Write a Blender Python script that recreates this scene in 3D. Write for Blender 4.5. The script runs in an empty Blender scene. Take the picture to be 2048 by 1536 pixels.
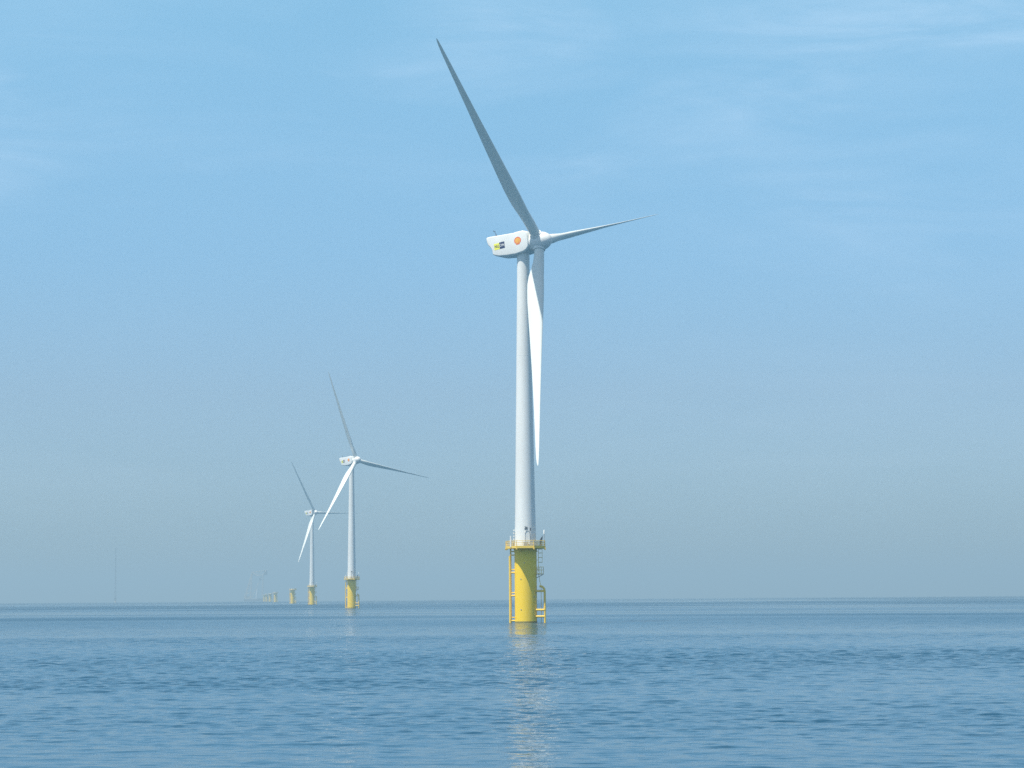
import bpy, bmesh, math, random
import numpy as np
from mathutils import Matrix, Vector

S = bpy.context.scene
COL = S.collection
R = math.radians
EARTH = 6.371e6 * 7 / 6            # radius with ordinary refraction over the sea

# ------------------------------------------------------------------ camera
CAM_H = 4.75
cam = bpy.data.cameras.new('camera')
cam.sensor_width = 36.0
cam.lens = 36.0 * 4500 / 2048
cam.clip_start = 0.5
cam.clip_end = 60000
camo = bpy.data.objects.new('camera', cam)
COL.objects.link(camo)
camo.matrix_world = (Matrix.Translation((0, 0, CAM_H)) @ Matrix.Rotation(R(90 + 5.402), 4, 'X')
                     @ Matrix.Rotation(R(-0.41), 4, 'Z'))
S.camera = camo

# ------------------------------------------------------------------ light
SUN_AZ, SUN_EL = R(180 + 51), R(65)
SUN_DIR = Vector((math.sin(SUN_AZ) * math.cos(SUN_EL), math.cos(SUN_AZ) * math.cos(SUN_EL), math.sin(SUN_EL)))
S.view_settings.view_transform = 'Standard'
S.view_settings.look = 'None'
S.view_settings.exposure = 0.5
S.view_settings.gamma = 1.0
S.view_settings.use_curve_mapping = False
world = bpy.data.worlds.new("World")
S.world = world
world.use_nodes = True
nt = world.node_tree
N, L = nt.nodes, nt.links
bg = N['Background']
sky = N.new('ShaderNodeTexSky')
sky.sky_type = 'NISHITA'
sky.sun_disc = False
sky.sun_elevation = SUN_EL
sky.sun_rotation = SUN_AZ
sky.air_density = 1.0
sky.dust_density = 0.6
sky.ozone_density = 2.0
tint = N.new('ShaderNodeMix'); tint.data_type = 'RGBA'; tint.blend_type = 'MULTIPLY'
tint.inputs[0].default_value = 1.0
sep = N.new('ShaderNodeSeparateXYZ'); tcz = N.new('ShaderNodeTexCoord'); L.new(tcz.outputs['Generated'], sep.inputs[0])
ramp = N.new('ShaderNodeValToRGB')          # moist lower air: the sky stays blue-grey down to the sea
cr = ramp.color_ramp
cr.elements[0].position = 0.03; cr.elements[0].color = (0.48, 0.63, 0.87, 1)
cr.elements[1].position = 0.27; cr.elements[1].color = (0.98, 1.34, 1.25, 1)
e = cr.elements.new(0.09); e.color = (0.61, 0.73, 0.88, 1)
e = cr.elements.new(0.115); e.color = (0.65, 0.81, 0.94, 1)
e = cr.elements.new(0.15); e.color = (0.70, 0.93, 1.03, 1)
e = cr.elements.new(0.55); e.color = (1.30, 1.14, 0.90, 1)
L.new(sep.outputs[2], ramp.inputs[0]); L.new(ramp.outputs[0], tint.inputs[7])
L.new(sky.outputs[0], tint.inputs[6])
# thin cirrus veils high in the sky
tc = N.new('ShaderNodeTexCoord')
mp = N.new('ShaderNodeMapping'); mp.inputs['Scale'].default_value = (3.0, 3.0, 11.0); mp.inputs['Rotation'].default_value = (0.0, R(11), 0.0); mp.inputs['Location'].default_value = (7.7, 0.0, 5.1)
L.new(tc.outputs['Generated'], mp.inputs[0])
n1 = N.new('ShaderNodeTexNoise'); n1.inputs['Scale'].default_value = 1.5; n1.inputs['Detail'].default_value = 5; n1.inputs['Roughness'].default_value = 0.5; n1.inputs['Distortion'].default_value = 0.6
L.new(mp.outputs[0], n1.inputs['Vector'])
r1 = N.new('ShaderNodeMapRange'); r1.inputs[1].default_value = 0.40; r1.inputs[2].default_value = 0.72; r1.inputs[4].default_value = 1.0
L.new(n1.outputs[0], r1.inputs[0])
mp2 = N.new('ShaderNodeMapping'); mp2.inputs['Scale'].default_value = (6.5, 6.5, 34.0); mp2.inputs['Rotation'].default_value = (0.0, R(13), 0.0)
L.new(tc.outputs['Generated'], mp2.inputs[0])
n2 = N.new('ShaderNodeTexNoise'); n2.inputs['Scale'].default_value = 1.5; n2.inputs['Detail'].default_value = 6; n2.inputs['Roughness'].default_value = 0.6; n2.inputs['Distortion'].default_value = 0.8
L.new(mp2.outputs[0], n2.inputs['Vector'])
r2 = N.new('ShaderNodeMapRange'); r2.inputs[1].default_value = 0.35; r2.inputs[2].default_value = 0.8; r2.inputs[3].default_value = 0.10; r2.inputs[4].default_value = 1.0
L.new(n2.outputs[0], r2.inputs[0])
mm = N.new('ShaderNodeMath'); mm.operation = 'MULTIPLY'
L.new(r1.outputs[0], mm.inputs[0]); L.new(r2.outputs[0], mm.inputs[1])
mm2 = N.new('ShaderNodeMath'); mm2.operation = 'MULTIPLY'; mm2.inputs[1].default_value = 0.45
L.new(mm.outputs[0], mm2.inputs[0])
cl = N.new('ShaderNodeMix'); cl.data_type = 'RGBA'
cl.inputs[7].default_value = (6.2, 7.4, 8.8, 1)
gz = N.new('ShaderNodeMapRange'); gz.interpolation_type = 'SMOOTHSTEP'; gz.inputs[1].default_value = 0.12; gz.inputs[2].default_value = 0.23; gz.inputs[3].default_value = 0.25
L.new(sep.outputs[2], gz.inputs[0])
mm3 = N.new('ShaderNodeMath'); mm3.operation = 'MULTIPLY'
L.new(gz.outputs[0], mm3.inputs[0]); L.new(mm2.outputs[0], mm3.inputs[1]); L.new(mm3.outputs[0], cl.inputs[0]); L.new(tint.outputs[2], cl.inputs[6])
L.new(cl.outputs[2], bg.inputs[0])
bg.inputs[1].default_value = 0.10

sun = bpy.data.lights.new('sun', 'SUN')
sun.energy = 4.8
sun.angle = R(0.5)
sun.color = (1.0, 0.94, 0.84)
suno = bpy.data.objects.new('sun', sun)
COL.objects.link(suno)
suno.rotation_euler = SUN_DIR.to_track_quat('Z', 'Y').to_euler()
S.cycles.max_bounces = 6
S.cycles.volume_bounces = 0
S.cycles.use_denoising = False
S.cycles.sample_clamp_indirect = 10.0

# ------------------------------------------------------------------ materials
def mat(name, color, rough=0.5, vary=0.0, scale=1.0, metallic=0.0, streak=0.0, bump=0.0, dark=None):
    m = bpy.data.materials.new(name)
    m.use_nodes = True
    n, l = m.node_tree.nodes, m.node_tree.links
    b = n['Principled BSDF']
    b.inputs['Base Color'].default_value = (*color, 1)
    b.inputs['Roughness'].default_value = rough
    b.inputs['Metallic'].default_value = metallic
    if vary > 0:
        t = n.new('ShaderNodeTexCoord')
        mpn = n.new('ShaderNodeMapping')
        mpn.inputs['Scale'].default_value = (scale, scale, scale * (1 - streak))
        l.new(t.outputs['Object'], mpn.inputs[0])
        no = n.new('ShaderNodeTexNoise'); no.inputs['Scale'].default_value = 1.0; no.inputs['Detail'].default_value = 6
        no.inputs['Roughness'].default_value = 0.6
        l.new(mpn.outputs[0], no.inputs['Vector'])
        mr = n.new('ShaderNodeMapRange'); mr.inputs[1].default_value = 0.35; mr.inputs[2].default_value = 0.75
        mr.inputs[4].default_value = vary
        l.new(no.outputs[0], mr.inputs[0])
        mx = n.new('ShaderNodeMix'); mx.data_type = 'RGBA'
        mx.inputs[6].default_value = (*color, 1)
        mx.inputs[7].default_value = (*(dark or [c * 0.5 for c in color]), 1)
        l.new(mr.outputs[0], mx.inputs[0]); l.new(mx.outputs[2], b.inputs['Base Color'])
    return m

M = {}
M['white'] = mat('white_paint', (0.78, 0.80, 0.78), 0.35, 0.25, 0.35, streak=0.8)
M['blade'] = mat('blade_gelcoat', (0.73, 0.77, 0.74), 0.3, 0.15, 0.3, streak=0.5)
M['yellow'] = mat('yellow_paint', (0.95, 0.645, 0.030), 0.45, 0.22, 0.5, streak=0.8, dark=(0.74, 0.48, 0.03))
M['rail'] = mat('yellow_rail_paint', (0.90, 0.62, 0.09), 0.5, 0.3, 1.0, dark=(0.5, 0.36, 0.12))
M['grate'] = mat('galvanised_grating', (0.36, 0.33, 0.26), 0.6, 0.4, 2.0, metallic=0.3)
M['dark'] = mat('dark_steel', (0.07, 0.08, 0.10), 0.5, 0.3, 2.0)
M['grey'] = mat('grey_steel', (0.36, 0.38, 0.40), 0.5, 0.3, 1.0)
M['logo_yellow'] = mat('logo_yellow', (0.86, 0.84, 0.10), 0.5, 0.05, 1.0)
M['logo_blue'] = mat('logo_blue', (0.015, 0.03, 0.11), 0.5, 0.05, 1.0)
M['logo_red'] = mat('logo_red', (0.80, 0.16, 0.06), 0.5, 0.05, 1.0)
M['logo_amber'] = mat('logo_amber', (0.92, 0.52, 0.09), 0.5, 0.05, 1.0)
M['weed'] = mat('algae_stained_steel', (0.30, 0.26, 0.06), 0.7, 0.8, 1.5, dark=(0.06, 0.06, 0.03))
M['hull'] = mat('hull_steel', (0.10, 0.14, 0.18), 0.6, 0.3, 0.2)
M['buff'] = mat('buff_steel', (0.62, 0.52, 0.38), 0.6, 0.3, 0.2)

# ------------------------------------------------------------------ mesh builder
class MB:
    def __init__(s):
        s.v, s.f, s.m = [], [], []
    def add(s, vs, fs, mi=0):
        o = len(s.v)
        s.v += [tuple(v) for v in vs]
        s.f += [tuple(i + o for i in f) for f in fs]
        s.m += [mi] * len(fs)
        return s
    def box(s, a, b, mi=0):
        x0, y0, z0 = a; x1, y1, z1 = b
        vs = [(x0, y0, z0), (x1, y0, z0), (x1, y1, z0), (x0, y1, z0), (x0, y0, z1), (x1, y0, z1), (x1, y1, z1), (x0, y1, z1)]
        return s.add(vs, [(3, 2, 1, 0), (4, 5, 6, 7), (0, 1, 5, 4), (1, 2, 6, 5), (2, 3, 7, 6), (3, 0, 4, 7)], mi)
    def rings(s, rings, closed_ends=True, mi=0):
        n = len(rings[0]); o = []
        for r in rings: o += list(r)
        fs = []
        for k in range(len(rings) - 1):
            for i in range(n):
                j = (i + 1) % n
                fs.append((k * n + i, k * n + j, (k + 1) * n + j, (k + 1) * n + i))
        if closed_ends:
            fs.append(tuple(range(n - 1, -1, -1)))
            fs.append(tuple((len(rings) - 1) * n + i for i in range(n)))
        return s.add(o, fs, mi)
    def tube(s, pts, r, n=8, mi=0):
        pts = [Vector(p) for p in pts]
        rs = r if isinstance(r, (list, tuple)) else [r] * len(pts)
        prev = None; rings = []
        for i, p in enumerate(pts):
            d = (pts[min(i + 1, len(pts) - 1)] - pts[max(i - 1, 0)]).normalized()
            if prev is None:
                a = d.orthogonal().normalized()
            else:
                a = (prev - d * prev.dot(d)).normalized()
            prev = a; b = d.cross(a)
            rings.append([p + (a * math.cos(t) + b * math.sin(t)) * rs[i] for t in [2 * math.pi * k / n for k in range(n)]])
        return s.rings(rings, True, mi)
    def lathe(s, prof, n=64, mi=0, axis='z', caps=True):
        rings = []
        for (r, z) in prof:
            ring = []
            for k in range(n):
                t = 2 * math.pi * k / n
                if axis == 'z': ring.append((r * math.cos(t), r * math.sin(t), z))
                else: ring.append((z, r * math.cos(t), r * math.sin(t)))
            rings.append(ring)
        return s.rings(rings, caps, mi)
    def prism(s, poly, z0, z1, mi=0):
        return s.rings([[(x, y, z0) for x, y in poly], [(x, y, z1) for x, y in poly]], True, mi)
    def build(s, name, mats, parent=None, smooth=35, local=None):
        me = bpy.data.meshes.new(name)
        me.from_pydata(s.v, [], s.f)
        for m in (mats if isinstance(mats, list) else [mats]): me.materials.append(m)
        me.polygons.foreach_set('material_index', s.m)
        bm = bmesh.new(); bm.from_mesh(me)
        bmesh.ops.recalc_face_normals(bm, faces=bm.faces); bm.to_mesh(me); bm.free()
        if smooth:
            me.polygons.foreach_set('use_smooth', [True] * len(me.polygons))
            me.set_sharp_from_angle(angle=R(smooth))
        me.update()
        o = bpy.data.objects.new(name, me); COL.objects.link(o)
        if parent: o.parent = parent
        if local is not None: o.matrix_local = local
        return o

def thing(name, label, cat, loc=(0, 0, 0), group=None):
    o = bpy.data.objects.new(name, None); COL.objects.link(o)
    o.location = loc; o['label'] = label; o['category'] = cat
    o.empty_display_size = 1.0
    if group: o['group'] = group
    return o

def copy_tree(o, parent=None, skip=()):
    c = o.copy(); COL.objects.link(c)
    c.parent = parent
    for ch in [x for x in ALL() if x.parent == o]:
        if ch.name.split('.')[0] in skip: continue
        copy_tree(ch, c, skip)
    return c
def ALL(): return list(COL.objects)

def sea_z(x, y): return -(x * x + y * y) / 2 / EARTH

# ------------------------------------------------------------------ sea
def build_sea():
    rr = [4.0, 12.0, 22.0, 32.0, 38.0]
    r = 44.0
    while r < 12000:
        rr.append(r)
        if r < 56: r += 0.3
        elif r < 130: r += 0.12 + (r - 56) / 74 * 0.05
        elif r < 260: r += 0.17 + (r - 130) / 130 * 0.15
        elif r < 520: r += 0.32 + (r - 260) / 260 * 0.45
        else: r *= 1.0075
    rr = np.array(rr); nr = len(rr)
    fine = np.linspace(-17, 17, 470)
    side = np.linspace(17, 42, 150)[1:]
    coarse = np.linspace(42, 318, 50)[1:-1]
    az = np.radians(np.concatenate([fine, side, coarse, -side[::-1]])); na = len(az)
    RR, AZ = np.meshgrid(rr, az, indexing='ij')
    X = RR * np.sin(AZ); Y = RR * np.cos(AZ)
    # wind ruffling: long lanes of rougher and smoother water, wider than deep
    def smooth_noise(x, y, seed):
        rs = np.random.RandomState(seed); v = np.zeros_like(x)
        for k in range(14):
            kx = rs.normal(0, 1.0); ky = rs.normal(0, 1.0)
            v += np.sin(kx * x + ky * y + rs.uniform(0, 6.28))
        return v / math.sqrt(7)
    warp = 10 * smooth_noise(X / 70, Y / 90, 3)
    Yw = Y + 0.055 * X + warp * np.clip(Y / 300, 0.15, 2.5)
    def band(c, w): return np.exp(-((Yw - c) / w) ** 2)
    ruf = 0.42 + 0.15 * smooth_noise(X / 60, np.log(np.maximum(Yw, 30)) * 7.0, 5) + 0.10 * smooth_noise(X / 160, np.log(np.maximum(Yw, 30)) * 3.5, 9)
    right = 1 / (1 + np.exp(-(X - 5) / 12)); left = 1 - right
    ruf += 0.50 * band(392, 52) * (1 + 0.5 * smooth_noise(X / 25, Y / 60, 31)) + 0.18 * band(1500, 260) + 0.15 * band(3300, 700)
    ruf += 0.52 * band(182, 28) * right + 0.70 * band(121, 10) * left + 0.32 * band(262, 26)
    ruf -= 0.30 * band(292, 14) + 0.22 * band(640, 110)
    far = np.clip((RR - 300) / 300, 0, 1)
    ruf += far * 0.13 * smooth_noise(X / 150, np.log(np.maximum(Yw, 30)) * 26.0, 21)
    ruf = np.clip(ruf, 0.05, 1.3)
    # waves: a sum of directional sine trains, short ones dropped where the grid cannot carry them
    rs = np.random.RandomState(11)
    Z = np.zeros_like(X)
    dr = np.gradient(rr)[:, None] * np.ones((1, na))
    dl = RR * np.radians(np.where(np.abs(np.degrees(np.where(AZ > math.pi, 9.0, AZ))) <= 17.01, 34.0 / 469, 25.0 / 149))
    cell = np.maximum(dr, dl)
    main = R(78)                       # the way the sea runs, seen from +x
    for k in range(150):
        lam = 0.38 * (7 / 0.38) ** (k / 149.0) * rs.uniform(0.93, 1.07)
        th = main + rs.normal(0, 0.45 if lam < 3 else 0.40)
        kk = 2 * math.pi / lam
        slope = 0.0235 * (1.0 if lam < 1.1 else (1.1 / lam) ** 1.15)
        fade = np.clip((lam / cell - 2.5) / 1.5, 0, 1)
        amp = slope / kk * fade
        amp = amp * ((0.08 + 1.5 * ruf) if lam < 2.2 else (0.5 + 0.8 * ruf))
        ph = kk * (X * math.cos(th) + Y * math.sin(th)) + rs.uniform(0, 6.28)
        ph = ph + 0.9 * np.sin(X * rs.uniform(.02, .09) + rs.uniform(0, 6)) * np.cos(Y * rs.uniform(.02, .07) + rs.uniform(0, 6))
        Z += amp * (np.sin(ph) + 0.25 * np.cos(2 * ph))
    adeg = np.abs((np.degrees(az) + 180) % 360 - 180); mask = np.clip((42 - adeg) / 2.5, 0, 1)
    Z *= mask[None, :]
    Z *= np.clip((RR - 38) / 8, 0, 1)
    Z += -(X * X + Y * Y) / 2 / EARTH
    co = np.stack([X, Y, Z], -1).reshape(-1, 3)
    co = np.vstack([co, [[0, 0, 0]]])
    i = np.arange(nr - 1)[:, None]; j = np.arange(na)[None, :]; j2 = (j + 1) % na
    q = np.stack([i * na + j, (i + 1) * na + j, (i + 1) * na + j2, i * na + j2], -1).reshape(-1, 4)
    tri = np.stack([np.full(na, nr * na), np.arange(na), (np.arange(na) + 1) % na], -1)
    me = bpy.data.meshes.new('sea')
    me.vertices.add(len(co)); me.vertices.foreach_set('co', co.ravel())
    nl = q.size + tri.size
    me.loops.add(nl); me.loops.foreach_set('vertex_index', np.concatenate([q.ravel(), tri.ravel()]).astype(np.int32))
    me.polygons.add(len(q) + len(tri))
    st = np.concatenate([np.arange(len(q)) * 4, q.size + np.arange(len(tri)) * 3]).astype(np.int32)
    me.polygons.foreach_set('loop_start', st)
    me.update(calc_edges=True)
    me.polygons.foreach_set('use_smooth', [True] * len(me.polygons))
    at = me.attributes.new('ruffle', 'FLOAT', 'POINT')
    at.data.foreach_set('value', np.concatenate([ruf.ravel(), [0.4]]).astype(np.float32))
    # ripples finer than the grid widen the gloss instead
    unres = 0.03 + 0.42 * np.clip((cell - 0.22) / 0.9, 0, 1) * (0.12 + 0.95 * ruf)
    at = me.attributes.new('unresolved', 'FLOAT', 'POINT')
    at.data.foreach_set('value', np.concatenate([unres.ravel(), [0.1]]).astype(np.float32))
    # normals up?
    if me.polygons[0].normal.z < 0: me.flip_normals()
    m = bpy.data.materials.new('sea_water'); m.use_nodes = True
    n, l = m.node_tree.nodes, m.node_tree.links
    b = n['Principled BSDF']
    b.inputs['Base Color'].default_value = (0.0055, 0.055, 0.107, 1)
    b.inputs['Roughness'].default_value = 0.10
    b.inputs['IOR'].default_value = 1.333
    g = n.new('ShaderNodeNewGeometry')
    a = n.new('ShaderNodeAttribute'); a.attribute_name = 'ruffle'
    def noise(sx, sy, det, seed):
        mp = n.new('ShaderNodeMapping'); mp.inputs['Scale'].default_value = (sx, sy, 1); mp.inputs['Location'].default_value = (seed, seed * 2, 0)
        mp.inputs['Rotation'].default_value = (0, 0, R(10))
        l.new(g.outputs['Position'], mp.inputs[0])
        t = n.new('ShaderNodeTexNoise'); t.inputs['Scale'].default_value = 1; t.inputs['Detail'].default_value = det; t.inputs['Roughness'].default_value = 0.55
        l.new(mp.outputs[0], t.inputs['Vector']); return t.outputs[0]
    nA = noise(0.8, 2.8, 3, 3.3); nB = noise(2.6, 8.0, 2, 7.1)
    ad = n.new('ShaderNodeMath'); ad.operation = 'MULTIPLY_ADD'; ad.inputs[1].default_value = 0.28
    l.new(nB, ad.inputs[0]); l.new(nA, ad.inputs[2])
    bu = n.new('ShaderNodeBump'); bu.inputs['Distance'].default_value = 0.07
    l.new(ad.outputs[0], bu.inputs['Height'])
    st_ = n.new('ShaderNodeMapRange'); st_.inputs[1].default_value = 0.0; st_.inputs[2].default_value = 1.2; st_.inputs[3].default_value = 0.25; st_.inputs[4].default_value = 1.0
    l.new(a.outputs['Fac'], st_.inputs[0]); l.new(st_.outputs[0], bu.inputs['Strength'])
    l.new(bu.outputs[0], b.inputs['Normal'])
    a2 = n.new('ShaderNodeAttribute'); a2.attribute_name = 'unresolved'
    l.new(a2.outputs['Fac'], b.inputs['Roughness'])
    me.materials.append(m)
    o = bpy.data.objects.new('sea', me); COL.objects.link(o)
    o['kind'] = 'structure'
    return o
build_sea()

# ------------------------------------------------------------------ turbine foundation parts (frame: -y faces the camera, z = 0 at the water)
PLAT = [(-1.65, -3.95), (1.5, -4.05), (3.5, -2.2), (3.6, 1.5), (2.0, 3.5), (-2.0, 3.5), (-3.6, 1.8), (-3.35, 0.0)]
DECK = 13.75
def offset_poly(p, d):
    c = Vector((sum(x for x, y in p) / len(p), sum(y for x, y in p) / len(p))); out = []
    for x, y in p:
        v = Vector((x, y)) - c; out.append(tuple(c + v * (1 - d / v.length)))
    return out

def make_foundation(root, top=True):
    m = MB()
    m.lathe([(2.03, -4), (2.03, 6.6), (2.03, 6.62), (2.03, 12.9), (2.12, 12.95), (2.12, 13.2), (2.03, 13.25), (2.03, DECK + 0.10)], 72)
    tp = m.build('transition_piece', M['yellow'], root)
    m = MB()                                       # weed line at the water
    m.lathe([(2.04, -1.0), (2.05, 0.18), (2.04, 0.30)], 72, caps=False)
    m.build('tide_band', M['weed'], tp)
    m = MB()                                       # anode / lifting pads
    for (a, z) in [(-116, 8.0), (-116, 2.45), (-43, 4.75), (-96, 10.9)]:
        x, y = 2.03 * math.cos(R(a)), 2.03 * math.sin(R(a)); m = MB()
        m.tube([(x, y, z), (x * 1.04, y * 1.04, z)], 0.09, 10)
        m.build('lifting_pad', M['grey'], tp)
    # platform
    m = MB(); m.prism(offset_poly(PLAT, 0.12), DECK, DECK + 0.06)
    pl = m.build('service_platform', M['grate'], root, smooth=0)
    m = MB()
    for k in range(8):
        a, b = Vector(PLAT[k]), Vector(PLAT[(k + 1) % 8])
        d = (b - a).normalized(); nn = Vector((-d.y, d.x)) * 0.09
        p = [a - nn, b - nn, b + nn, a + nn]
        m.prism([tuple(q) for q in p], DECK - 0.22, DECK + 0.24)
        m.box((a.x - .13, a.y - .13, DECK - 0.45), (a.x + .13, a.y + .13, DECK - 0.10))
    m.build('edge_beam', M['rail'], pl, smooth=0)
    for k in range(8):                             # radial brackets under the deck
        x, y = PLAT[k]; v = Vector((x, y)).normalized() * 2.0
        m = MB()
        m.tube([(v.x, v.y, DECK - 0.15), (x * .97, y * .97, DECK - 0.15)], 0.10, 6)
        m.tube([(v.x, v.y, DECK - 1.0), (x * .6, y * .6, DECK - 0.15)], 0.06, 6)
        m.build('deck_bracket', M['rail'], pl)
    m = MB()
    for k in range(8):
        a, b = Vector((*PLAT[k], 0)), Vector((*PLAT[(k + 1) % 8], 0))
        for z in (0.50, 0.82, 1.15): m.tube([a + Vector((0, 0, DECK + z)), b + Vector((0, 0, DECK + z))], 0.04, 6)
        q = max(2, int((b - a).length / 0.8))
        for i in range(q):
            p = a.lerp(b, i / q)
            m.tube([(p.x, p.y, DECK + .2), (p.x, p.y, DECK + 1.18)], 0.055 if i == 0 else 0.03, 6)
    m.build('railing', M['rail'], pl)
    # cable tubes on the left with their brackets
    m = MB()
    m.tube([(-2.86, -0.15, -3), (-2.86, -0.15, 12.2)], 0.22, 12)
    m.tube([(-2.72, 0.55, -3), (-2.72, 0.55, DECK)], 0.14, 12)
    jt = m.build('cable_tube', M['rail'], root)
    for z in (0.40, 1.0, 4.95, 5.50, 9.15, 9.7, 12.35, 13.0):
        m = MB(); m.tube([(-2.86, -0.15, z), (-1.9, -0.15, z)], 0.16 if z in (0.40, 4.95, 9.15) else 0.10, 8)
        m.build('tube_bracket', M['rail'], jt)
    for z in (2.7, 6.95, 11.1):
        m = MB(); m.tube([(-2.86, -0.15, z - .07), (-2.86, -0.15, z + .07)], 0.20, 12)
        m.build('tube_clamp', M['dark'], jt)
    # boat landing on the right
    m = MB()
    bx = 3.45
    for y in (-1.0, 0.6):
        m.tube([(bx, y, -2.6), (bx, y, 5.7), (bx - .08, y, 6.15), (bx - .35, y, 6.5), (bx - .7, y, 6.65), (bx - .95, y, 6.6)], 0.19, 12)
        for z in (1.15, 2.35, 5.75): m.tube([(bx, y, z), (1.75, y, z)], 0.20 if z < 5 else 0.17, 10)
        m.tube([(bx, y, 2.35), (bx, y, 2.95)], 0.23, 12)
    for z in (1.15, 5.75): m.tube([(bx, -1.0, z), (bx, .6, z)], 0.1, 8)
    bl = m.build('boat_landing', M['rail'], root)
    m = MB()
    m.box((2.03, -0.9, 5.93), (3.3, 0.5, 5.98))
    m.build('landing_step', M['grate'], bl, smooth=0)
    def ladder(x, y, z0, z1, w=0.4, r=0.045, step=0.35):
        q = MB()
        for s in (-1, 1): q.tube([(x, y + s * w / 2, z0), (x, y + s * w / 2, z1)], r, 6)
        z = z0 + .1
        while z < z1: q.tube([(x, y - w / 2, z), (x, y + w / 2, z)], r * .7, 5); z += step
        return q
    ladder(2.8, -0.2, -1.0, 6.6).build('boarding_ladder', M['rail'], bl)
    # upper ladder inside hoops, down to a small rest platform
    q = ladder(2.35, -0.1, 9.3, 13.9)
    for z in (11.0, 11.9, 12.7, 13.4):
        for sgn in (1,):
            pts = [(2.35 + 0.36 - 0.36 * math.cos(t), -0.1 + 0.36 * math.sin(t), z) for t in [math.pi * (-1 + 2 * k / 12) for k in range(13)]]
            q.tube(pts, 0.045, 5)
    for s in (0.0, 0.25, -0.25): q.tube([(3.05, -0.1 + s, 11.0), (3.05, -0.1 + s, 13.4)], 0.03, 5)
    for z in (9.8, 11.4, 13.0): q.tube([(2.0, -0.1, z), (2.35, -0.1, z)], 0.04, 6)
    q.build('caged_ladder', M['rail'], root)
    m = MB(); m.box((2.02, -0.75, 8.75), (3.25, 0.65, 8.83))
    m.tube([(2.0, -0.5, 8.2), (3.1, -0.5, 8.72)], 0.06, 6); m.tube([(2.0, 0.4, 8.2), (3.1, 0.4, 8.72)], 0.06, 6)
    rp = m.build('rest_platform', M['grate'], root, smooth=0)
    m = MB()
    for (a, b) in [((2.1, -.75), (3.25, -.75)), ((3.25, -.75), (3.25, .65)), ((3.25, .65), (2.1, .65))]:
        for z in (9.0, 9.6, 10.15): m.tube([(*a, z), (*b, z)], 0.035, 6)
        for i in range(4):
            x = a[0] + (b[0] - a[0]) * i / 3; y = a[1] + (b[1] - a[1]) * i / 3
            m.tube([(x, y, 8.8), (x, y, 10.15)], 0.035, 6)
    m.build('railing', M['rail'], rp)
    m = MB(); m.tube([(2.35, -0.1, 9.0), (2.55, -0.15, 7.6), (2.85, -0.2, 6.5)], 0.045, 6)
    m.build('stair_rail', M['rail'], root)
    # equipment standing on the deck (bolted to it)
    m = MB()
    m.tube([(2.75, -2.1, DECK), (2.75, -2.1, DECK + 1.25), (2.95, -2.15, DECK + 1.75)], [0.17, 0.14, 0.10], 8)
    m.box((2.62, -2.3, DECK + .8), (2.95, -1.9, DECK + 1.35))
    m.tube([(3.0, -2.1, DECK + 1.2), (3.1, -2.1, DECK + 1.9), (3.02, -2.1, DECK + 2.05)], 0.06, 6)
    m.build('davit_crane', M['dark'], root)
    m = MB(); m.tube([(3.42, -1.0, DECK), (3.42, -1.0, DECK + 2.7)], 0.06, 6)
    aa = m.build('antenna_post', M['grey'], root)
    m = MB(); m.lathe([(0.02, 2.25), (.13, 2.35), (.13, 3.0), (.04, 3.15)], 12)
    m.build('antenna_dome', M['white'], aa, local=Matrix.Translation((3.42, -1.0, DECK)))
    m = MB()
    m.tube([(-2.68, -1.9, DECK), (-2.68, -1.9, DECK + 1.2)], 0.16, 10)
    m.tube([(-2.68, -1.9, DECK + 1.2), (-2.68, -1.9, DECK + 2.05)], [0.16, 0.14], 10)
    m.build('navigation_lantern', M['white'], root)
    for a, b in [((-0.35, -3.3, DECK + .06), (0.45, -2.7, DECK + .95)), ((0.75, -3.1, DECK + .06), (1.3, -2.6, DECK + .75)), ((-2.3, -1.9, DECK + .06), (-2.05, -1.6, DECK + .8))]:
        m = MB(); m.box(a, b); m.build('equipment_cabinet', M['grey'], root, smooth=0)
    if not top:
        m = MB(); m.lathe([(1.99, DECK), (1.99, DECK + .55), (1.7, DECK + .8), (0.2, DECK + .95)], 48)
        m.build('temporary_cover', M['white'], root)

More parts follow.
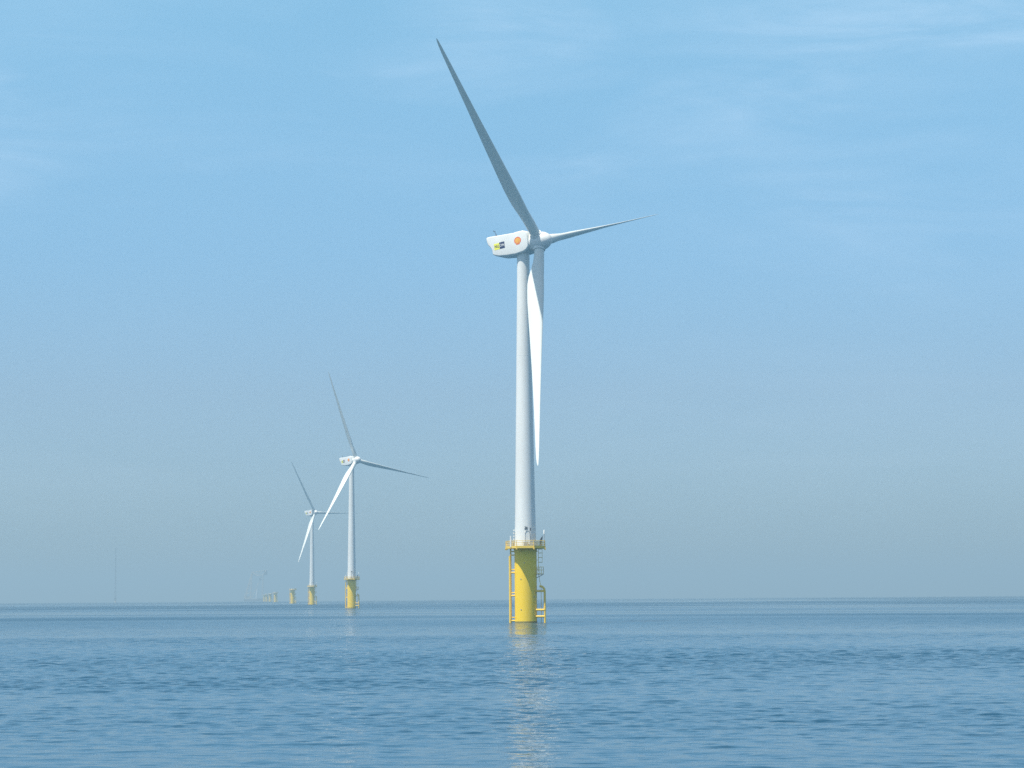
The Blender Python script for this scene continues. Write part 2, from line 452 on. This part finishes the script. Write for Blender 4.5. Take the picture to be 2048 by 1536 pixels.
def make_tower(root):
    m = MB()
    zs = np.linspace(DECK + 0.06, 68.2, 13)
    rad = lambda z: 1.99 + (1.12 - 1.99) * ((z - DECK) / (68 - DECK)) ** 0.92
    prof = []
    for z in zs: prof.append((rad(z), z))
    prof = [(2.08, DECK + .07), (2.08, DECK + .22)] + [(rad(DECK + .23), DECK + .23)] + prof[1:]
    prof[-1] = (1.16, 68.2)
    m.lathe(prof, 72)
    tw = m.build('tower', M['white'], root)
    # weld / flange seams between tower sections
    for z in (31.0, 49.0):
        m = MB(); m.lathe([(rad(z) + .002, z - .04), (rad(z) + .006, z - .03), (rad(z) + .006, z + .03), (rad(z) + .002, z + .04)], 72, caps=False)
        m.build('flange_seam', M['white'], tw)
    def onwall(a, z, dr=0.0):
        r_ = rad(z) + dr
        return Vector((r_ * math.sin(a), -r_ * math.cos(a), z))
    m = MB()                                        # door with an arched frame
    a0, a1 = R(-2), R(24)
    out = [(a0, DECK + .5), (a1, DECK + .5), (a1, DECK + 2.5), ((a0 + a1) / 2 + R(7), DECK + 3.0), ((a0 + a1) / 2 - R(7), DECK + 3.0), (a0, DECK + 2.5)]
    m.rings([[onwall(a, z, -.02) for a, z in out], [onwall(a, z, .09) for a, z in out]])
    dr = m.build('door', M['white'], tw, smooth=0)
    m = MB(); m.tube([onwall(a, z, .11) for a, z in out[1:] + out[:1]] + [onwall(*out[1], .11)], 0.035, 6)
    m.build('door_frame', M['grey'], dr)
    m = MB(); m.box((-.09, -.02, 0), (.09, .02, .5))
    m.build('door_lamp', M['dark'], dr, local=Matrix.Translation(onwall(R(28), DECK + 3.0, .06)) @ Matrix.Rotation(R(28), 4, 'Z'))
    nm = text_mesh('36', 0.62, M['dark'], 'number_marking', tw,
                   Matrix.Translation(onwall(R(3.2), DECK + 3.55, .03)) @ Matrix.Rotation(R(4), 4, 'Z') @ Matrix.Rotation(R(90), 4, 'X'))
    m = MB()
    for i in range(3): m.box((-.28 + i * .2, -.02, 0), (-.16 + i * .2, .02, .24))
    m.build('sign_plate', M['dark'], tw, local=Matrix.Translation(onwall(R(4), DECK + 3.18, .03)) @ Matrix.Rotation(R(4), 4, 'Z'))
    for k in range(4):                              # row of white lamps up the left flank
        m = MB(); p = onwall(R(-78), DECK + 1.35 + k * .55, .22)
        m.tube([p, p + Vector((0, 0, .26))], 0.14, 8); m.tube([p + Vector((0, 0, .1)), onwall(R(-78), DECK + 1.45 + k * .55, -.02)], 0.04, 6)
        m.build('flank_lamp', M['white'], tw)

def text_mesh(txt, size, mt, name, parent, local, ext=0.012):
    cu = bpy.data.curves.new('lettering_curve', 'FONT'); cu.body = txt; cu.size = size; cu.extrude = ext
    cu.align_x = 'CENTER'; cu.align_y = 'CENTER'; cu.offset = size * 0.012
    ob = bpy.data.objects.new('lettering_curve', cu); COL.objects.link(ob)
    bpy.context.view_layer.update()
    me = bpy.data.meshes.new_from_object(ob.evaluated_get(bpy.context.evaluated_depsgraph_get()))
    bpy.data.objects.remove(ob); bpy.data.curves.remove(cu)
    me.materials.clear(); me.materials.append(mt); me.name = name
    o = bpy.data.objects.new(name, me); COL.objects.link(o); o.parent = parent; o.matrix_local = local
    return o

# ------------------------------------------------------------------ nacelle (frame: origin at the hub centre, +x along the shaft, -y faces the camera)
def make_nacelle(root):
    # side profile, clockwise (x, z)
    prof = [(-10.15, 1.95), (-9.95, 2.10), (-9.5, 2.15), (-7.0, 2.13), (-4.2, 2.10), (-3.9, 2.14), (-3.0, 2.14), (-2.2, 2.08), (-1.6, 1.90), (-1.32, 1.55),
            (-1.30, 0.8), (-1.30, 0.0), (-1.38, -1.0), (-1.8, -1.55), (-2.5, -1.85), (-4.2, -2.0), (-6.0, -1.92), (-7.8, -1.70), (-8.6, -1.45), (-9.05, -1.15),
            (-9.08, -0.6), (-9.15, -0.25), (-9.5, 0.15), (-9.9, 0.6), (-10.08, 1.2)]
    prof = [(x - 0.2 * min(1.0, max(0.0, (-x - 4.5) / 2.5)), z + 0.20 + 0.30 * min(1.0, max(0.0, (-x - 4.5) / 5)) * (1 if z > 0 else 0.3)) for x, z in prof]
    n = len(prof)
    def inset(d, dzb):
        o = []
        for i in range(n):
            p0, p1, p2 = Vector(prof[i - 1]), Vector(prof[i]), Vector(prof[(i + 1) % n])
            t = ((p1 - p0).normalized() + (p2 - p1).normalized()).normalized()
            nn = Vector((t.y, -t.x)) if True else None
            q = p1 + nn * d
            if q.y < 0.2: q.y += dzb * min(1.0, (0.2 - q.y) / 1.2)
            o.append((q.x, q.y))
        return o
    layers = [(1.84, 0.20, 0.08), (1.82, 0.10, 0.07), (1.76, 0.03, 0.05), (1.60, 0.0, 0.02), (1.30, 0.0, 0.0), (0.7, 0, 0.0)]
    ys = [(-w, d, b) for w, d, b in layers] + [(0, 0, 0)] + [(w, d, b) for w, d, b in reversed(layers)]
    m = MB()
    m.rings([[(x, y, z) for x, z in inset(d, b)] for y, d, b in ys])
    na = m.build('nacelle', M['white'], root, smooth=40)
    m = MB()                                        # collar between nacelle and spinner, yaw skirt over the tower top
    m.lathe([(1.66, -1.45), (1.66, -1.30), (1.58, -1.28), (1.58, -1.15)], 48, axis='x')
    m.build('shaft_collar', M['white'], na)
    # roof rails, hatch and wind mast
    m = MB()
    m.box((-4.0, -1.2, 2.30), (-2.5, 1.2, 2.48)); m.build('roof_hatch', M['white'], na, smooth=0)
    m = MB()
    m.tube([(-8.5, -1.1, 2.35), (-8.5, -1.1, 2.75)], 0.14, 8)
    m.tube([(-8.5, -1.1, 2.6), (-8.75, -1.1, 3.6)], 0.05, 6); m.tube([(-8.5, -1.1, 2.6), (-8.4, -1.0, 3.1)], 0.035, 6)
    m.tube([(-8.95, -1.1, 3.55), (-8.55, -1.1, 3.6)], 0.03, 6); m.tube([(-8.95, -1.1, 3.5), (-8.95, -1.1, 3.8)], 0.06, 6)
    m.build('wind_mast', M['dark'], na)
    ys_ = -1.845
    # company panels: yellow and navy squares with the lettering
    rot = Matrix.Rotation(R(90), 4, 'X')
    m = MB(); m.box((-8.74, ys_ - .015, -.14), (-7.55, ys_ + .02, 1.04))
    m.build('yellow_panel', M['logo_yellow'], na, smooth=0)
    m = MB(); m.box((-7.55, ys_ - .017, -.10), (-6.40, ys_ + .02, 1.12))
    m.build('navy_panel', M['logo_blue'], na, smooth=0)
    text_mesh('NU', 0.70, M['logo_blue'], 'lettering', na, Matrix.Translation((-8.12, ys_ - .03, .46)) @ rot)
    text_mesh('ON', 0.70, M['white'], 'lettering', na, Matrix.Translation((-6.98, ys_ - .03, .50)) @ rot)
    # scallop emblem
    def scallop(sc):
        pts = []
        for k in range(7):
            a = R(205 - k * (230 / 6.0)); c = Vector((math.cos(a), math.sin(a)))
            for q in range(5):
                b = a + R(19 - q * 9.5)
                rr_ = 0.60 + 0.045 * math.cos((q - 2) / 2 * 1.5)
                pts.append((math.cos(b) * rr_ * sc, math.sin(b) * rr_ * sc + .08))
        pts += [(0.34 * sc, -0.50 * sc + .03), (0.31 * sc, -0.66 * sc + .03), (-0.31 * sc, -0.66 * sc + .03), (-0.34 * sc, -0.50 * sc + .03)]
        return pts
    c0 = (-3.50, 0.60)
    m = MB()
    m.rings([[(c0[0] + x, ys_ + .02, c0[1] + z * .9) for x, z in scallop(1.20)], [(c0[0] + x, ys_ - .012, c0[1] + z * .9) for x, z in scallop(1.20)]])
    em = m.build('scallop_emblem', M['logo_red'], na, smooth=0)
    m = MB()
    m.rings([[(c0[0] + x, ys_ + .02, c0[1] + z * .9) for x, z in scallop(0.86)], [(c0[0] + x, ys_ - .022, c0[1] + z * .9) for x, z in scallop(0.86)]])
    m.build('emblem_fill', M['logo_amber'], em, smooth=0)
    m = MB()
    for k in range(6):
        a = R(186 - k * 38.3 * .94); p0 = (c0[0] + .10 * math.cos(a), c0[1] - .42); p1 = (c0[0] + .46 * math.cos(a), c0[1] + .10 + .42 * math.sin(a))
        m.tube([(p0[0], ys_ - .022, p0[1]), (p1[0], ys_ - .022, p1[1])], 0.018, 4)
    m.build('emblem_rib', M['logo_red'], em)
    return na

def make_hub(root):
    m = MB()
    # spinner: rear rim, belly, nose
    prof = [(1.52, -1.20), (1.64, -1.17), (1.70, -0.9), (1.76, -0.4), (1.78, 0.1), (1.74, 0.6), (1.62, 1.1), (1.42, 1.6), (1.15, 2.02), (0.82, 2.34), (0.45, 2.54), (0.12, 2.6)]
    m.lathe(prof, 56, axis='x')
    return m.build('hub', M['white'], root)

CONE = R(3.0)
def blade_frames(az, pitch):
    out = []
    for k in range(3):
        a = az + k * 2 * math.pi / 3
        r = Vector((0, -math.sin(a), math.cos(a)))
        t = Vector((0, math.cos(a), math.sin(a)))
        n = Vector((1, 0, 0))
        Zb = (r * math.cos(CONE) + n * math.sin(CONE)).normalized()
        nb = (n - Zb * n.dot(Zb)).normalized()
        X = t * math.cos(pitch) + nb * math.sin(pitch)
        Y = Zb.cross(X)
        out.append(Matrix((X, Y, Zb)).transposed().to_4x4())
    return out

def blade_mesh():
    m = MB(); rings = []
    st = [1.2, 2.0, 3.0, 4.2, 5.6, 7.0, 8.5, 10.0, 12.0, 15.0, 18.0, 22.0, 26.0, 30.0, 34.0, 38.0, 41.0, 43.0, 44.0, 44.4, 44.52]
    ch = [1.88, 1.88, 1.88, 2.08, 2.48, 2.92, 3.18, 3.22, 3.18, 2.92, 2.62, 2.25, 1.88, 1.54, 1.24, 0.97, 0.76, 0.56, 0.35, 0.18, 0.05]
    NP = 40
    for r_, c in zip(st, ch):
        b = min(1, max(0, (r_ - 2.6) / 5.4)); b = b * b * (3 - 2 * b)       # circle -> aerofoil
        tk = 0.34 - 0.18 * min(1, max(0, (r_ - 8) / 20))
        tw = R(14 * max(0, 1 - max(0, r_ - 6) / 38) ** 1.4) * min(1, 0.4 + r_ / 10)
        ring = []
        for k in range(NP):
            t = 2 * math.pi * k / NP
            cx, cy = 0.5 * c * math.cos(t), 0.5 * c * math.sin(t)          # circle of chord c (root)
            xx = 0.5 * (1 - math.cos(t))                                    # 0 at leading edge
            yt = 5 * tk * (0.2969 * math.sqrt(xx) - 0.126 * xx - 0.3516 * xx ** 2 + 0.2843 * xx ** 3 - 0.1036 * xx ** 4)
            camb = 0.03 * 4 * xx * (1 - xx)
            sgn = 1 if t <= math.pi else -1
            ax = (0.30 - xx) * c
            ay = (sgn * yt * (0.95 if sgn > 0 else 1.0) + camb) * c
            cx = 0.5 * c * math.cos(t); cy = 0.5 * c * math.sin(t)
            x = cx * (1 - b) + ax * b; y = cy * (1 - b) + ay * b
            x2 = x * math.cos(tw) + y * math.sin(tw); y2 = -x * math.sin(tw) + y * math.cos(tw)
            flap = -0.0 * (r_ / 44) ** 2
            ring.append((x2, y2 + flap, r_))
        rings.append(ring)
    m.rings(rings)
    return m

PITCH = R(92)
def set_rotor(nac, hub, blades, yaw, az, pitch=PITCH):
    """place nacelle, hub and blades in the turbine's frame"""
    Lh = 3.52
    F = (Matrix.Translation((math.cos(yaw) * Lh, -math.sin(yaw) * Lh, 70.0)) @ Matrix.Rotation(-yaw, 4, 'Z') @ Matrix.Rotation(R(-6.4), 4, 'Y'))
    nac.matrix_local = F; hub.matrix_local = F
    for b, B in zip(blades, blade_frames(az, pitch)): b.matrix_local = F @ B

def make_turbine():
    root = thing('wind_turbine', '', 'wind turbine', group='three-bladed wind turbines on yellow foundations in the sea')
    make_foundation(root); make_tower(root)
    nac = make_nacelle(root)
    hub = make_hub(root)
    blades = []
    base = blade_mesh().build('blade', M['blade'], root, smooth=50)
    m = MB(); m.lathe([(1.16, 0.6), (1.16, 1.72), (1.10, 1.84), (0.96, 1.84)], 40, caps=False)
    rc = m.build('root_collar', M['white'], base)
    blades.append(base)
    for k in range(2): blades.append(copy_tree(base, root))
    return root, nac, hub, blades

t1, nac, hub, blades = make_turbine()
t1['label'] = 'nearest and largest wind turbine, one blade hanging straight down beside its tower'
X1, Y1 = 2.25, 412.8
t1.location = (X1, Y1, sea_z(X1, Y1))
set_rotor(nac, hub, blades, R(33.1), R(44.1))
def kids(root, base): return [o for o in COL.objects if o.parent == root and o.name.split('.')[0] == base]
def place_copy(x, y, yaw, az, label):
    t = copy_tree(t1); t.location = (x, y, sea_z(x, y)); t['label'] = label
    t.rotation_euler = (0, 0, 0)
    set_rotor(kids(t, 'nacelle')[0], kids(t, 'hub')[0], kids(t, 'blade'), yaw, az)
    return t
place_copy(-76.7, 1071.0, R(45.5), R(20.3), 'middle-sized wind turbine, second nearest, on a yellow base left of the largest one')
place_copy(-153.4, 1720.4, R(44.2), R(29.9), 'smallest and farthest wind turbine, on a pale yellow base left of the middle-sized one')

# foundations still waiting for their towers
def px_x(px, d): return (px - 1027.1) / 4500 * d
f1 = thing('turbine_foundation', '', 'foundation', group='bare yellow foundations without towers')
make_foundation(f1, top=False)
spec = [(587.2, 2290, 'bare yellow foundation with no tower, nearest of its row, just left of the farthest turbine'),
        (553.2, 3400, 'faint bare foundation in the haze, rightmost and tallest of the four distant stubs'),
        (542.8, 3950, 'faint bare foundation in the haze, second from the right of the four distant stubs'),
        (535.6, 4450, 'very faint bare foundation in the haze, third from the right of the four distant stubs'),
        (531.0, 4900, 'faintest bare foundation in the haze, leftmost of the four distant stubs nearest the crane vessel')]
for i, (px, d, lab) in enumerate(spec):
    f = f1 if i == 0 else copy_tree(f1)
    x = px_x(px, d); f.location = (x, d, sea_z(x, d)); f['label'] = lab
    if i >= 1:
        f['group'] = 'bare yellow foundations without towers'

# ------------------------------------------------------------------ met mast far left
def make_mast():
    d = 4830; x = px_x(234.3, d)
    t = thing('measuring_mast', 'very faint tall slender lattice mast on a small pale base, alone at far left', 'mast', (x, d, sea_z(x, d)))
    m = MB(); m.lathe([(1.9, -3), (1.9, 9.5), (1.6, 10)], 24); m.build('monopile', M['buff'], t)
    m = MB(); m.box((-4, -4, 10), (4, 4, 10.5))
    for sx in (-4, 4):
        for sy in (-4, 4): m.tube([(sx, sy, 10.5), (sx, sy, 11.8)], .12, 6)
    for z in (11.1, 11.8):
        m.tube([(-4, -4, z), (4, -4, z), (4, 4, z), (-4, 4, z), (-4, -4, z)], .08, 6)
    m.build('platform', M['grey'], t, smooth=0)
    m = MB(); H = 116.0; n = 26
    def leg(k, z):
        w = 1.9 + (0.55 - 1.9) * (z - 10.5) / (H - 10.5); a = R(90 + 120 * k)
        return Vector((w * math.cos(a), w * math.sin(a), z))
    for k in range(3):
        m.tube([leg(k, 10.5), leg(k, H)], 0.17, 6)
        for i in range(n):
            z0 = 10.5 + (H - 10.5) * i / n; z1 = 10.5 + (H - 10.5) * (i + 1) / n
            m.tube([leg(k, z0), leg((k + 1) % 3, z1)], 0.09, 5); m.tube([leg(k, z1), leg((k + 1) % 3, z1)], 0.09, 5)
    m.build('lattice_mast', M['dark'], t)
    m = MB()
    for z in (21.6, 70, 116):
        for a in (0, 120, 240):
            p = Vector((0, 0, z)); q = p + Vector((math.cos(R(a)), math.sin(R(a)), 0)) * 5
            m.tube([p, q], 0.1, 5); m.tube([q, q + Vector((0, 0, 1.2))], .12, 5)
    m.build('instrument_boom', M['dark'], t)
make_mast()

# ------------------------------------------------------------------ heavy lift catamaran far off
def make_vessel():
    d = 6300; s = d / 4500.0; x0 = px_x(513, d)
    t = thing('crane_vessel', 'ghostly heavy lift crane vessel with a tall gantry, almost lost in the haze', 'crane vessel', (x0, d, sea_z(x0, d)))
    P = lambda px, py: ((px - 513) * s, (1201.0 - py) * s)      # metres across and up
    m = MB()
    for y in (-18, 12):
        m.prism([(-30, y), (20, y), (24, y + 3), (20, y + 6), (-30, y + 6)], -2, 6)
    m.build('hull', M['hull'], t, smooth=0)
    m = MB(); m.box((-28, -14, 6.01), (18, 15, 8)); m.box((-27, -10, 8.01), (-18, 8, 13))
    m.build('deck_house', M['buff'], t, smooth=0)
    m = MB()
    for y in (-14, 14):                                         # leaning left frame
        a, b, top = P(492, 1196), P(503, 1196), P(507, 1143)
        m.tube([(a[0], y, a[1]), (top[0], y * .5, top[1])], 1.0, 8)
        m.tube([(b[0], y, b[1]), (top[0], y * .5, top[1])], 0.8, 8)
        for k in range(1, 6):
            f = k / 6; g = (k + .5) / 6
            m.tube([(a[0] + (top[0] - a[0]) * f, y * (1 - .5 * f), a[1] + (top[1] - a[1]) * f), (b[0] + (top[0] - b[0]) * g, y * (1 - .5 * g), b[1] + (top[1] - b[1]) * g)], 0.4, 6)
        c, tc_ = P(527, 1196), P(528, 1148)                      # right frame
        m.tube([(c[0], y, c[1]), (tc_[0], y * .5, tc_[1])], 0.7, 8)
        e = P(517, 1170)
        m.tube([(b[0] + 2, y, b[1]), (tc_[0], y * .5, tc_[1])], 0.5, 6)
    m.build('gantry_leg', M['buff'], t)
    m = MB()
    a, b, c, e = P(506, 1143), P(515, 1150), P(527, 1150), P(536, 1139)
    for y in (-7, 7):
        m.tube([(a[0], y, a[1]), (b[0], y, b[1]), (c[0], y, c[1]), (e[0], y, e[1])], 1.1, 8)
        m.tube([(a[0], y, a[1]), (P(520, 1142)[0], y, P(520, 1142)[1]), (e[0], y, e[1])], 0.7, 8)
        for k in range(5):
            f = k / 5; m.tube([(a[0] + (c[0] - a[0]) * f, y, a[1] - 9 * min(1, f * 2)), (a[0] + (c[0] - a[0]) * (f + .12), y, a[1] + 1)], .4, 6)
    m.build('gantry_girder', M['buff'], t)
    m = MB(); p = P(530, 1149); q = P(536.5, 1139.5)
    m.box((p[0], -7, p[1]), (q[0], 7, q[1])); p = P(521, 1160); q = P(524, 1154)
    m.box((p[0], -2, p[1]), (q[0], 2, q[1])); m.tube([((p[0] + q[0]) / 2, 0, q[1]), ((p[0] + q[0]) / 2, 0, P(0, 1148)[1])], .5, 6)
    m.build('hoist_block', M['hull'], t, smooth=0)
    m = MB(); p = P(516.8, 1196); q = P(518.8, 1177)
    m.tube([(p[0], -20, p[1]), (q[0], -20, q[1])], 2.8, 16)
    m.build('lifted_pile', M['white'], t)
make_vessel()

# ------------------------------------------------------------------ air
m = MB(); m.box((-13500, -13500, -16), (13500, 13500, 122))
hz = m.build('haze', [], None, smooth=0)
hm = bpy.data.materials.new('sea_haze'); hm.use_nodes = True
n, l = hm.node_tree.nodes, hm.node_tree.links
n.remove(n['Principled BSDF'])
pv = n.new('ShaderNodeVolumePrincipled')
pv.inputs['Color'].default_value = (0.468, 0.688, 0.838, 1)
pv.inputs['Density'].default_value = 3.25e-4
pv.inputs['Anisotropy'].default_value = 0.1
l.new(pv.outputs[0], n['Material Output'].inputs['Volume'])
hz.data.materials.append(hm)
hz['kind'] = 'stuff'
hz.display_type = 'WIRE'
